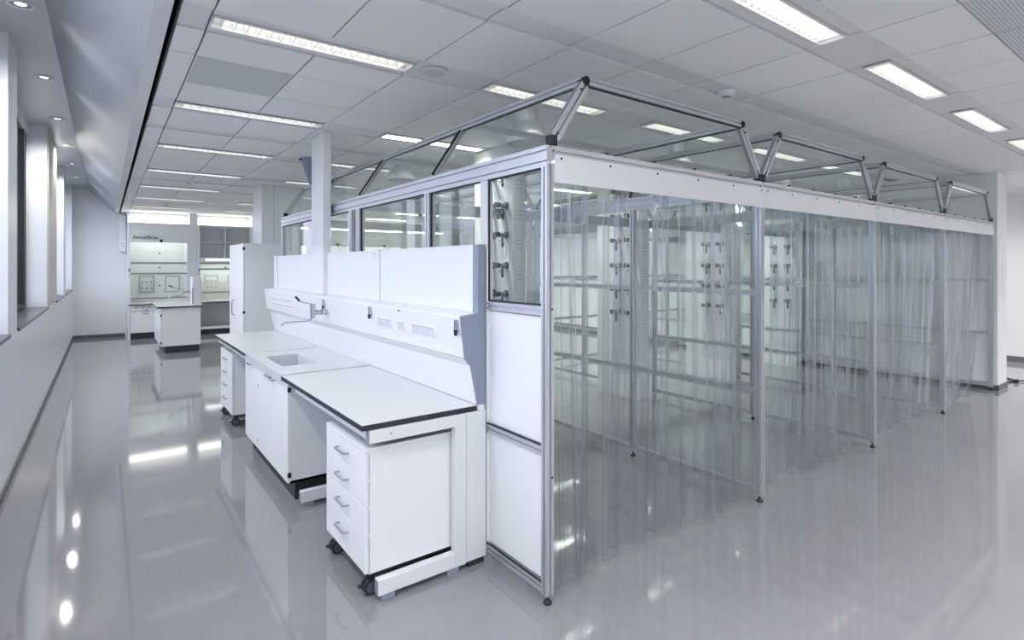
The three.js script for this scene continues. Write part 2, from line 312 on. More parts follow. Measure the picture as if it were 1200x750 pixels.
// downlights in the window soffit
for (let i = 0; i < 8; i++) {
  const z = -1.36 - PITCH * i;
  const t = thing('downlight', `round recessed downlight above the windows, ${ORDINAL[7 - i]} from the back wall`, 'downlight', [-0.455, SOFFIT, z], 'downlights in the window soffit');
  lathe('trim_ring', M.white, t, [[0.075, -0.001], [0.077, -0.008], [0.068, -0.012], [0.058, -0.004], [0.056, 0.03], [0.075, 0.03]], -0.455, SOFFIT, z);
  lathe('lamp_lens', M.spotGlow, t, [[0, -0.002], [0.03, -0.003], [0.036, 0.004]], -0.455, SOFFIT, z, 24);
  lathe('inner_ring', M.outletLine, t, [[0.038, -0.004], [0.047, -0.006], [0.055, -0.003]], -0.455, SOFFIT, z, 24);
  const s = new THREE.SpotLight(lin(1, 0.98, 0.95), 3.5, 0, 1.32, 0.6); s.name = 'downlight_beam'; s.position.set(0, -0.02, 0); s.target.position.set(0, -2, 0); s.shadow.radius = 1.5; t.add(s, s.target);
}
// speaker, smoke detectors
{
  const s = thing('ceiling_speaker', 'flat round grey ceiling loudspeaker next to a louvred light', 'speaker', [1.70, CEIL, -3.13]);
  lathe('rim', M.white, s, [[0.088, 0.004], [0.088, -0.006], [0.076, -0.009], [0.074, 0]], 1.70, CEIL, -3.13); lathe('grille', M.label, s, [[0, -0.006], [0.075, -0.005], [0.075, 0.004]], 1.70, CEIL, -3.13);
  for (const [x, z, l] of [[3.576, -2.235, 'white round smoke detector on the ceiling in front of the glass roof'], [0.995, -9.3, 'white smoke detector on the ceiling above the far aisle'], [0.99, -12.9, 'white smoke detector on the ceiling close to the fume hoods']]) {
    const d = thing('smoke_detector', l, 'smoke detector', [x, CEIL, z], 'ceiling smoke detectors');
    lathe('base', M.white, d, [[0.058, 0.006], [0.058, -0.016], [0.05, -0.02]], x, CEIL, z, 24); lathe('sensor_head', M.white, d, [[0.05, -0.018], [0.045, -0.034], [0.022, -0.04], [0.02, -0.048], [0, -0.05]], x, CEIL, z, 24);
    lathe('sensor_slot', M.valve, d, [[0.026, -0.036], [0.03, -0.042], [0.02, -0.045]], x, CEIL, z, 16);
  }
}

// ------------------------------------------------------------------ glass enclosure
const ZF = -2.05, ZB = -7.0, ZM = -4.55, BEAM_LO = 2.135, BEAM_HI = 2.24, RAILS = [0.075, 0.765, 1.465];
const which = ORDINAL;
function foot(parent, x, z) {
  const f = lathe('foot', M.black, parent, [[0, 0], [0.022, 0], [0.022, 0.008], [0.012, 0.018], [0.007, 0.022], [0.007, 0.06], [0, 0.06]], x, 0, z, 14); return f;
}
const paneX = (parent, x, y0, y1, z0, z1, n = 'glass_pane') => quad(n, M.glass, parent, [[x, y0, z0], [x, y0, z1], [x, y1, z1], [x, y1, z0]]);
const paneZ = (parent, z, y0, y1, x0, x1, n = 'glass_pane') => quad(n, M.glass, parent, [[x0, y0, z], [x1, y0, z], [x1, y1, z], [x0, y1, z]]);
{ // side wall above and beyond the bench, with the white lower panels at its end
  const x = PX[0], t = thing('enclosure_side_wall', 'aluminium framed glass side wall of the enclosure behind the bench', 'glass wall', [x, 0, (ZF + ZB) / 2]);
  const posts = [ZF, -3.26, -4.5, -4.68, ZB + 0.02];
  bar('post', M.alu, t, 'y', 0.045, BEAM_LO, x, ZF); foot(t, x, ZF);
  for (const z of posts.slice(1)) bar('post', M.alu, t, 'y', z === -3.26 ? 1.7 : 0.045, BEAM_LO, x + (z === -3.26 ? 0 : 0), z, 0.05, z === -4.5 || z === -4.68 ? 0.07 : 0.06);
  foot(t, x, -4.5); foot(t, x, ZB + 0.02);
  box('white_post', M.white, t, x - 0.02, x + 0.02, 0.06, BEAM_LO, -2.62, -2.55, 0.003);
  bar('top_beam', M.alu, t, 'z', ZF + 0.02, ZB - 0.02, x, (BEAM_LO + BEAM_HI) / 2, 0.045, BEAM_HI - BEAM_LO, 1, 2);
  for (const y of [0.075, 0.745, 1.43]) bar('rail', M.alu, t, 'z', ZF - 0.0225, -2.55, x, y);
  box('white_panel', M.white, t, x - 0.006, x + 0.006, 0.11, 0.72, -2.55, ZF - 0.024); box('white_panel', M.white, t, x - 0.006, x + 0.006, 0.775, 1.40, -2.55, ZF - 0.024);
  const seal = (a, b, y0, y1) => joined('gasket', M.black, t, [[x - 0.012, x - 0.004, y0, y0 + 0.008, a, b], [x - 0.012, x - 0.004, y1 - 0.008, y1, a, b], [x - 0.012, x - 0.004, y0, y1, a, a + 0.008], [x - 0.012, x - 0.004, y0, y1, b - 0.008, b]]);
  paneX(t, x, 1.455, BEAM_LO, -2.55, ZF - 0.02); seal(-2.55, ZF - 0.0225, 1.455, BEAM_LO);
  box('seal_strip', M.black, t, x - 0.024, x - 0.018, 0.768, 0.776, -2.55, ZF - 0.024); box('seal_strip', M.black, t, x - 0.024, x - 0.018, 0.098, 0.106, -2.55, ZF - 0.024);
  for (const [a, b] of [[-3.23, -2.62], [-4.46, -3.29], [ZB + 0.04, -4.72]]) { paneX(t, x, 1.72, BEAM_LO, a, b); seal(a, b, 1.72, BEAM_LO); }
  bar('rail', M.alu, t, 'z', -2.62, ZB, x, 1.74);
  for (const y of [0.5, 1.5]) cyl('screw', M.black, t, 0.005, 0.005, [x + 0.01, y === 1.5 ? 1.44 : 0.62, ZF + 0.0225], [x + 0.01, y === 1.5 ? 1.44 : 0.62, ZF + 0.026], 8);
}
// partitions between the bays
for (let i = 1; i < 5; i++) {
  const x = PX[i], t = thing(i < 4 ? 'partition_frame' : 'end_frame', i < 4 ? `aluminium and glass partition frame between the ${which[i - 1]} and ${which[i]} curtain bay from the bench` : 'aluminium frame against the white wall beside the square column', 'partition', [x, 0, (ZF + ZB) / 2], 'enclosure partition frames');
  const posts = [ZF, -3.2, ZM + 0.03, -4.62 - 0.03, -5.8, ZB];
  for (const z of posts) { bar('post', M.alu, t, 'y', 0.045, BEAM_LO, x, z); foot(t, x, z); }
  bar('top_beam', M.alu, t, 'z', ZF + 0.02, ZB - 0.02, x, (BEAM_LO + BEAM_HI) / 2, 0.045, BEAM_HI - BEAM_LO, 1, 2);
  for (const y of RAILS) for (let k = 0; k + 1 < posts.length; k++) { if (k === 2) continue; bar('rail', M.alu, t, 'z', posts[k] - 0.0225, posts[k + 1] + 0.0225, x, y, 0.045, 0.04); }
  if (i < 4) for (let k = 0; k < posts.length - 1; k++) { if (k === 2) continue; for (const [a, b] of [[RAILS[0] + 0.02, RAILS[1] - 0.02], [RAILS[1] + 0.02, RAILS[2] - 0.02], [RAILS[2] + 0.02, BEAM_LO]]) paneX(t, x, a, b, posts[k] - 0.02, posts[k + 1] + 0.02); }
  if (i === 4) box('white_panel', M.white, t, x + 0.022, x + 0.03, 0.1, BEAM_LO, -2.6, ZF - 0.03);
}
// cross frames along the middle and the rear
for (const [z, l, nm] of [[ZM - 0.04, 'aluminium cross frame through the middle of the enclosure', 'cross_frame'], [ZB, 'aluminium and glass rear frame of the enclosure', 'rear_frame']]) {
  const t = thing(nm, l, 'frame', [(PX[0] + PX[4]) / 2, 0, z]);
  for (let i = 0; i < 4; i++) {
    bar('top_beam', M.alu, t, 'x', PX[i] + 0.025, PX[i + 1] - 0.025, (BEAM_LO + BEAM_HI) / 2, z, BEAM_HI - BEAM_LO, 0.045, 2, 1).rotation.set(0, Math.PI / 2, Math.PI / 2);
    if (z === ZB) {
      for (const y of RAILS) bar('rail', M.alu, t, 'x', PX[i] + 0.025, PX[i + 1] - 0.025, y, z, 0.04, 0.04);
      for (const [a, b] of [[RAILS[0] + 0.02, RAILS[1] - 0.02], [RAILS[1] + 0.02, RAILS[2] - 0.02], [RAILS[2] + 0.02, BEAM_LO]]) paneZ(t, z, a, b, PX[i] + 0.024, PX[i + 1] - 0.024);
    }
  }
}
// white fascia boards over the curtains
for (let i = 0; i < 4; i++) {
  const x0 = PX[i] + (i ? 0.002 : 0.02), x1 = PX[i + 1] - (i < 3 ? 0.002 : 0.026), t = thing('fascia_board', `white fascia board over the ${which[i]} curtain bay counted from the bench`, 'fascia', [(x0 + x1) / 2, 2.06, ZF + 0.02], 'fascia boards');
  box('board', M.white, t, x0, x1, 2.058, 2.195, ZF + 0.024, ZF + 0.036, 0.002);
  bar('beam', M.alu, t, 'x', PX[i] + 0.024, PX[i + 1] - 0.024, 2.21, ZF, 0.045, 0.06);
  for (const f of [0.02, 0.2, 0.4, 0.6, 0.8, 0.98]) cyl('screw', M.black, t, 0.006, 0.006, [x0 + (x1 - x0) * f, 2.178, ZF + 0.034], [x0 + (x1 - x0) * f, 2.178, ZF + 0.039], 8);
  for (const f of [0.2, 0.4, 0.6, 0.8]) box('clip', M.black, t, x0 + (x1 - x0) * f - 0.006, x0 + (x1 - x0) * f + 0.006, 2.24, 2.252, ZF + 0.0, ZF + 0.02);
}
// glazed roof hoods
const INSET = 0.235, HOOD_TOP = 2.605, mull = [-3.24, -4.55, -5.8];
for (let i = 0; i < 4; i++) {
  const a = PX[i] + 0.01, b = PX[i + 1] - 0.01, ta = a + INSET, tb = b - INSET, y0 = BEAM_HI, y1 = HOOD_TOP;
  const t = thing('roof_hood', `trapezoid glass roof hood with grey frame over the ${which[i]} bay from the bench`, 'glass roof', [(a + b) / 2, y0, (ZF + ZB) / 2], 'glass roof hoods');
  const w = 0.042;
  for (const x of [ta, tb]) bar('top_rail', M.alu, t, 'z', ZF, ZB, x, y1, w, w);
  for (const z of [ZF, ZB]) { bar('top_rail', M.alu, t, 'x', ta + w / 2, tb - w / 2, y1, z, w, w); }
  for (const z of [-3.12, -4.55]) bar('cross_bar', M.alu, t, 'x', ta + w / 2, tb - w / 2, y1 - 0.005, z, 0.035, 0.035);
  for (const z of [ZF, ZB]) for (const [p, q] of [[a, ta], [b, tb]]) {
    strut('corner_strut', M.alu, t, [p + (q - p) * 0.09, y0 + 0.035, z], [q, y1 - 0.02, z], 0.06, 0.03);
    box('joint_cap', M.black, t, p - 0.022 + (p === a ? 0.016 : -0.016), p + 0.022 + (p === a ? 0.016 : -0.016), y0, y0 + 0.055, z - 0.023, z + 0.023, 0.006);
    cyl('corner_cap', M.black, t, 0.0225, 0.0225, [q, y1, z - 0.0225], [q, y1, z + 0.0225], 14);
    for (const f of [0.18, 0.86]) cyl('bolt', M.black, t, 0.007, 0.007, [p + (q - p) * f, y0 + (y1 - y0) * f, z + (z === ZF ? 0.014 : -0.014)], [p + (q - p) * f, y0 + (y1 - y0) * f, z + (z === ZF ? 0.02 : -0.02)], 8);
  }
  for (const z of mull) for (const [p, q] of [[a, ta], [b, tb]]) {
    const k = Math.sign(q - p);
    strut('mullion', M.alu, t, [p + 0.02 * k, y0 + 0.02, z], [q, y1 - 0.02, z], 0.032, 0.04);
    strut('mullion_slot_strip', M.black, t, [p, y0 + 0.02, z], [q - 0.02 * k, y1 - 0.02, z], 0.006, 0.011);  // black strip stands in for the shade inside the mullion slot
  }
  quad('glass_pane', M.glass, t, [[a + 0.02, y0, ZF], [b - 0.02, y0, ZF], [tb, y1, ZF], [ta, y1, ZF]]);
  quad('glass_pane', M.glass, t, [[b - 0.02, y0, ZB], [a + 0.02, y0, ZB], [ta, y1, ZB], [tb, y1, ZB]]);
  const zs = [ZF, ...mull, ZB];
  for (let k = 0; k + 1 < zs.length; k++) for (const [p, q] of [[a, ta], [b, tb]]) quad('glass_pane', M.glass, t, [[p, y0, zs[k] - 0.015], [p, y0, zs[k + 1] + 0.015], [q, y1, zs[k + 1] + 0.015], [q, y1, zs[k] - 0.015]]);
  joined('gasket', M.black, t, [[ta, tb, y1 - 0.027, y1 - 0.021, ZF - 0.006, ZF + 0.006], [ta - 0.012, ta - 0.002, y1 - 0.029, y1 - 0.021, ZB, ZF], [tb + 0.002, tb + 0.012, y1 - 0.029, y1 - 0.021, ZB, ZF]]);
}
// clear vinyl curtains: one pleated sheet per bay
function curtain(i, x0, x1, flats, ripple, zc, seedAt, sweep) {
  seed = seedAt;
  // a plan of the sheet seen from above: flat runs joined by narrow S-folds
  const plan = []; let x = x0, side = 1;
  while (x < x1) {
    const run = flats[0] + (flats[1] - flats[0]) * rnd() * rnd() * 1.6, depth = ripple * (0.5 + rnd()), fold = 0.012 + 0.03 * rnd();
    plan.push([x, side * depth * 0.35], [x + run * 0.3, side * depth * 0.8], [x + run * 0.7, side * depth * 0.6], [x + run, side * depth * 0.2]);
    if (rnd() < 0.62) plan.push([x + run + fold * 0.6, -side * 0.012], [x + run - fold * 0.5, -side * depth * 0.5 - 0.014], [x + run + fold * 0.4, -side * depth * 0.9 - 0.01]);
    x += run + fold; side = -side;
  }
  const curve = new THREE.CatmullRomCurve3(plan.map(([a, b]) => new THREE.Vector3(a, 0, b)), false, 'catmullrom', 0.5), N = plan.length * 5, R = 18, top = 2.12, low = 0.045;
  const o = new THREE.Vector3((x0 + x1) / 2, low, zc), pos = [], idx = [], pts = curve.getPoints(N), phase = rnd() * 6;
  const span = pts[N].x - pts[0].x;
  for (let r = 0; r <= R; r++) for (let k = 0; k <= N; k++) {
    const f = r / R, p = pts[k], u = (p.x - pts[0].x) / span, amp = 0.45 + 0.75 * f, drift = Math.sin(u * 17 + phase) * 0.022 * f * f + Math.sin(u * 41 + phase * 2 + f * 2) * 0.008 * f;
    const xs = pts[0].x + u * (span * (1 + sweep * f * f));
    pos.push(xs + drift - o.x, top + (low - top) * f - o.y + 0, zc + p.z * amp + Math.sin(u * 9 + phase) * 0.03 * f - o.z);
  }
  for (let r = 0; r < R; r++) for (let k = 0; k < N; k++) { const a = r * (N + 1) + k, b = a + 1, c = a + N + 1, d = c + 1; idx.push(a, c, b, b, c, d); }
  const g = new THREE.BufferGeometry(); g.setAttribute('position', new THREE.Float32BufferAttribute(pos, 3)); g.setIndex(idx); g.computeVertexNormals();
  const t = thing('vinyl_curtain', `clear vinyl curtain hanging in the ${which[i]} bay counted from the bench`, 'curtain', [o.x, o.y, o.z], 'clear vinyl curtains');
  const s = new THREE.Mesh(g, M.vinyl); s.name = 'curtain_sheet'; t.add(s);
  const creases = [];                                                   // pressed creases: thicker vinyl along the sharp folds
  for (let k = 2; k < N - 1; k++) {
    const ax = pts[k].x - pts[k - 1].x, bx = pts[k + 1].x - pts[k].x;
    if (!(ax * bx < 0 || (k % 29 === 0 && rnd() < 0.5))) continue;
    const line = []; for (let r = 0; r <= R; r += 2) { const q = (r * (N + 1) + k) * 3; line.push(new THREE.Vector3(pos[q], pos[q + 1], pos[q + 2])); }
    creases.push(new THREE.TubeGeometry(new THREE.CatmullRomCurve3(line), 16, 0.0016 + 0.002 * rnd(), 5));
  }
  const hem = []; for (let k = 0; k <= N; k += 2) { const q = (R * (N + 1) + k) * 3; hem.push(new THREE.Vector3(pos[q], pos[q + 1] + 0.004, pos[q + 2])); }
  const hm = new THREE.Mesh(new THREE.TubeGeometry(new THREE.CatmullRomCurve3(hem), hem.length * 3, 0.0025, 5), M.vinylSolid); hm.name = 'hem'; t.add(hm);
  const cm = new THREE.Mesh(mergeGeometries(creases), M.vinylSolid); cm.name = 'crease_lines'; cm.userData = { kind: 'stuff' }; t.add(cm);
  bar('curtain_rail', M.alu, t, 'x', PX[i] + 0.03, PX[i + 1] - 0.03, 2.135, zc, 0.025, 0.025);
}
curtain(0, 1.775, 3.50, [0.05, 0.24], 0.045, -2.115, 11, 0.0);
curtain(1, 3.73, 5.52, [0.05, 0.2], 0.05, -2.12, 29, -0.06);
curtain(2, 5.66, 7.48, [0.06, 0.2], 0.05, -2.12, 43, -0.12);
curtain(3, 7.58, 9.28, [0.06, 0.18], 0.05, -2.12, 57, -0.42);

// service columns with gas and water taps, one in each bay
function serviceColumn(i) {
  const x0 = 3.306 + (PX[i + 1] - PX[1]), x1 = x0 + 0.152, z0 = -5.15, z1 = -4.42;
  const t = thing('service_column', `white service column with rows of taps in the ${which[i]} bay from the bench`, 'service column', [(x0 + x1) / 2, 0, (z0 + z1) / 2], 'service columns inside the enclosure');
  box('column_body', M.white, t, x0, x1, 0, CEIL, z0, z1, 0.003);
  box('cover_plate', M.label, t, x0 - 0.006, x0, 0.3, CEIL - 0.02, z1 - 0.44, z1 - 0.01, 0.002);
  for (const y of [2.58, 2.27, 1.97, 1.66, 1.37, 1.08]) {
    for (const z of [-4.76, -4.53]) {
      const tap = new THREE.Group(); tap.name = 'tap'; const o = origin(t); tap.position.set(x0 - 0.006 - o.x, y - o.y, z - o.z); t.add(tap);
      cyl('flange', M.valve, tap, 0.036, 0.036, [x0 - 0.022, y, z], [x0 - 0.006, y, z], 18);
      cyl('valve_body', M.steel, tap, 0.019, 0.019, [x0 - 0.1, y, z], [x0 - 0.02, y, z], 14);
      cyl('hand_wheel', M.valve, tap, 0.03, 0.026, [x0 - 0.15, y, z], [x0 - 0.1, y, z], 14);
      cyl('spout', M.valve, tap, 0.011, 0.014, [x0 - 0.062, y - 0.09, z], [x0 - 0.062, y, z], 10);
      cyl('nozzle', M.black, tap, 0.009, 0.016, [x0 - 0.062, y - 0.125, z], [x0 - 0.062, y - 0.09, z], 10);
      cyl('side_arm', M.steel, tap, 0.01, 0.01, [x0 - 0.062, y - 0.06, z], [x0 - 0.062, y - 0.06, z - 0.06], 8);
    }
    for (const s of [0.06, 0.1, 0.14]) box('label_strip', M.outletLine, t, x0 + 0.025, x1 - 0.03, y - s, y - s + 0.004, z1, z1 + 0.002);
  }
}
for (let i = 0; i < 4; i++) serviceColumn(i);
// exhaust funnels below the ceiling
for (let i = 0; i < 4; i++) for (const [z, w] of [[-3.46, 'front'], [-5.75, 'rear']]) {
  const x = (PX[i] + PX[i + 1]) / 2, t = thing('exhaust_funnel', `silver exhaust funnel above the ${w} half of the ${which[i]} bay from the bench`, 'exhaust funnel', [x, 2.63, z], 'exhaust funnels over the enclosure');
  lathe('funnel', M.funnel, t, [[0.15, 0.0], [0.162, 0.0], [0.162, 0.05], [0.14, 0.09], [0.085, 0.17], [0.082, 0.17], [0.13, 0.085], [0.15, 0.05], [0.15, 0]], x, 2.63, z);
  lathe('duct', M.funnel, t, [[0.085, 0.165], [0.085, 0.27], [0.1, 0.27]], x, 2.63, z, 24);
}

// ------------------------------------------------------------------ laboratory bench
const ZE = -2.555, TOP = 0.88, FRONTX = 0.995, BACKX = 1.655;
function worktop(label, z0, z1) {
  const t = thing('worktop', label, 'worktop', [(FRONTX + BACKX) / 2, TOP - 0.03, (z0 + z1) / 2], 'bench worktops');
  box('dark_core', M.dark, t, FRONTX, BACKX, TOP - 0.03, TOP - 0.003, z0, z1, 0.002); box('top_surface', M.laminate, t, FRONTX + 0.001, BACKX, TOP - 0.003, TOP, z0 + 0.001, z1 - 0.001);
}
worktop('white worktop with a dark edge at the open end of the bench', -4.055, ZE); worktop('white worktop with a dark edge beyond the sink', -6.96, -5.27);
{ // sink top with basin
  const z0 = -5.268, z1 = -4.058, hx0 = 1.09, hx1 = 1.36, hz0 = -4.99, hz1 = -4.42, t = thing('inset_sink', 'white sink top with a rectangular basin set into the bench', 'sink', [1.32, TOP - 0.04, (z0 + z1) / 2]);
  joined('top_slab', M.laminate, t, [[FRONTX - 0.004, hx0, TOP - 0.04, TOP + 0.002, z0, z1], [hx1, BACKX, TOP - 0.04, TOP + 0.002, z0, z1], [hx0, hx1, TOP - 0.04, TOP + 0.002, z0, hz0], [hx0, hx1, TOP - 0.04, TOP + 0.002, hz1, z1]]);
  joined('raised_rim', M.laminate, t, [[FRONTX - 0.004, FRONTX + 0.014, TOP + 0.002, TOP + 0.008, z0, z1], [BACKX - 0.02, BACKX, TOP + 0.002, TOP + 0.008, z0, z1], [FRONTX + 0.014, BACKX - 0.02, TOP + 0.002, TOP + 0.008, z0, z0 + 0.018], [FRONTX + 0.014, BACKX - 0.02, TOP + 0.002, TOP + 0.008, z1 - 0.018, z1]]);
  joined('basin', M.label, t, [[hx0 - 0.008, hx0, TOP - 0.24, TOP - 0.041, hz0, hz1], [hx1, hx1 + 0.008, TOP - 0.24, TOP - 0.041, hz0, hz1], [hx0, hx1, TOP - 0.24, TOP - 0.041, hz0 - 0.008, hz0], [hx0, hx1, TOP - 0.24, TOP - 0.041, hz1, hz1 + 0.008], [hx0 - 0.008, hx1 + 0.008, TOP - 0.25, TOP - 0.24, hz0 - 0.008, hz1 + 0.008]]);
  cyl('drain', M.steel, t, 0.03, 0.03, [1.22, TOP - 0.24, -4.7], [1.22, TOP - 0.236, -4.7], 18);
}
// C-shaped steel frames that carry the tops
[[ZE + 0.012, 'white C-shaped steel frame at the open end of the bench'], [-3.86, 'white C-shaped steel frame beside the sink cabinet'], [-6.94, 'white C-shaped steel frame at the far end of the bench']].forEach(([z, l]) => {
  const t = thing('bench_frame', l, 'bench frame', [1.3, 0, z], 'C-shaped bench frames'), z0 = z - 0.045, z1 = z;
  box('top_arm', M.white, t, 1.03, 1.58, 0.785, 0.848, z0, z1, 0.003); box('upright', M.white, t, 1.51, 1.58, 0.03, 0.785, z0, z1, 0.003); box('foot_arm', M.white, t, 1.075, 1.51, 0.03, 0.107, z0, z1, 0.003);
  box('end_cap', M.grey, t, 1.072, 1.076, 0.036, 0.101, z0 + 0.006, z1 - 0.006); box('end_cap', M.grey, t, 1.027, 1.031, 0.79, 0.843, z0 + 0.006, z1 - 0.006);
  for (const x of [1.13, 1.5]) box('levelling_foot', M.grey, t, x - 0.035, x + 0.035, 0, 0.03, z0 + 0.004, z1 - 0.004, 0.002);
  if (z > -3) { box('end_casing', M.white, t, 1.582, 1.71, 0.035, 0.848, z0 - 0.002, z1 - 0.002, 0.002); box('casing_plinth', M.plinth, t, 1.60, 1.70, 0, 0.035, z0, z1 - 0.01); }
  cyl('screw', M.black, t, 0.004, 0.004, [1.14, 0.82, z1], [1.14, 0.82, z1 + 0.002], 8);
  if (z !== -3.86) box('front_apron', M.white, t, 1.03, 1.05, 0.80, 0.848, z < -6 ? -5.45 : z0 - 1.24, z < -6 ? z1 : z0);
});
// mobile drawer pedestals
function pedestal(label, zn, zf, xf) {
  const t = thing('drawer_pedestal', label, 'drawer unit', [xf + 0.24, 0, (zn + zf) / 2], 'mobile drawer pedestals'), y0 = 0.122, y1 = 0.748;
  box('carcass', M.cabinet, t, xf + 0.018, 1.56, y0, y1 - 0.018, zf, zn, 0.002); box('top_board', M.cabinet, t, xf, 1.56, y1 - 0.018, y1, zf - 0.001, zn + 0.001, 0.002);
  const h = (y1 - 0.02 - y0 - 0.12) / 3.55;
  const cuts = [y1 - 0.021, y1 - 0.021 - h, y1 - 0.021 - 2 * h, y1 - 0.021 - 3 * h, y0 + 0.002];
  for (let k = 0; k < 4; k++) {
    const d = box('drawer', M.cabinet, t, xf, xf + 0.018, cuts[k + 1] + 0.0025, cuts[k], zf + 0.002, zn - 0.002, 0.0015);
    const hy = cuts[k] - 0.062 - (k === 3 ? 0.005 : 0), zc = (zn + zf) / 2 - 0.005, o = origin(d);
    const g = new THREE.TubeGeometry(new THREE.CatmullRomCurve3([[xf, -0.07], [xf - 0.02, -0.068], [xf - 0.028, -0.058], [xf - 0.028, 0.058], [xf - 0.02, 0.068], [xf, 0.07]].map(([a, b]) => new THREE.Vector3(a - o.x, hy - o.y, zc + b - o.z)), false, 'catmullrom', 0.3), 30, 0.0055, 8);
    const m = new THREE.Mesh(g, M.steel); m.name = 'handle'; d.add(m);
    box('edge_latch', M.outletLine, t, xf + 0.019, xf + 0.022, cuts[k + 1] + 0.006, cuts[k] - 0.006, zn, zn + 0.0015);
  }
  box('chassis', M.plinth, t, xf + 0.03, 1.5, 0.1, y0, zf + 0.02, zn - 0.02);
  for (const x of [xf + 0.045, 1.44]) for (const z of [zn - 0.05, zf + 0.05]) {
    const c = new THREE.Group(); c.name = 'caster'; const o = origin(t); c.position.set(x - o.x, 0.04, z - o.z); t.add(c);
    for (const s of [-1, 1]) { cyl('wheel', M.rubber, c, 0.04, 0.04, [x, 0.04, z + s * 0.008], [x, 0.04, z + s * 0.026], 20); cyl('hub', M.caster, c, 0.028, 0.028, [x, 0.04, z + s * 0.024], [x, 0.04, z + s * 0.029], 18); }
    box('fork', M.rubber, c, x - 0.018, x + 0.018, 0.05, 0.102, z - 0.012, z + 0.012, 0.004); box('brake', M.rubber, c, x - 0.062, x - 0.03, 0.045, 0.053, z - 0.014, z + 0.014, 0.002);
  }
}
pedestal('white drawer pedestal on casters under the open end of the bench', -2.60, -3.19, 1.03); pedestal('white drawer pedestal on casters beyond the sink cabinet', -6.2, -6.86, 1.04);
{ // sink cabinet
  const xf = 1.02, zn = -3.985, zf = -5.42, t = thing('sink_cabinet', 'white three-door cabinet under the sink', 'cabinet', [1.28, 0, (zn + zf) / 2]);
  joined('carcass', M.cabinet, t, [[xf + 0.018, 1.55, 0.135, 0.835, zn - 0.018, zn], [xf + 0.018, 1.55, 0.135, 0.835, zf, zf + 0.018], [xf + 0.018, 1.55, 0.135, 0.153, zf, zn], [1.535, 1.55, 0.135, 0.835, zf, zn]]);
  box('plinth', M.plinth, t, xf + 0.06, 1.5, 0, 0.135, zf + 0.02, zn - 0.04);
  const cuts = [[-4.455, zn, -4.385], [-4.935, -4.458, -4.53], [zf, -4.938, -5.2]];
  for (const [a, b, hz] of cuts) {
    const d = box('door', M.cabinet, t, xf, xf + 0.018, 0.137, 0.835, a + 0.0015, b - 0.0015, 0.0015), o = origin(d);
    const g = new THREE.TubeGeometry(new THREE.CatmullRomCurve3([[xf, -0.06], [xf - 0.02, -0.058], [xf - 0.026, -0.05], [xf - 0.026, 0.05], [xf - 0.02, 0.058], [xf, 0.06]].map(([p, q]) => new THREE.Vector3(p - o.x, 0.80 - o.y, hz + q - o.z)), false, 'catmullrom', 0.3), 26, 0.0055, 8);
    const m = new THREE.Mesh(g, M.chrome); m.name = 'handle'; d.add(m);
  }
  for (const y of [0.195, 0.79]) box('hinge', M.black, t, xf - 0.002, xf + 0.02, y - 0.016, y + 0.016, zn - 0.004, zn + 0.012, 0.002);
  for (const [y, z] of [[0.66, -4.9], [0.2, -4.92]]) box('lock', M.grey, t, xf - 0.003, xf, y - 0.012, y + 0.012, z - 0.006, z + 0.006);
}
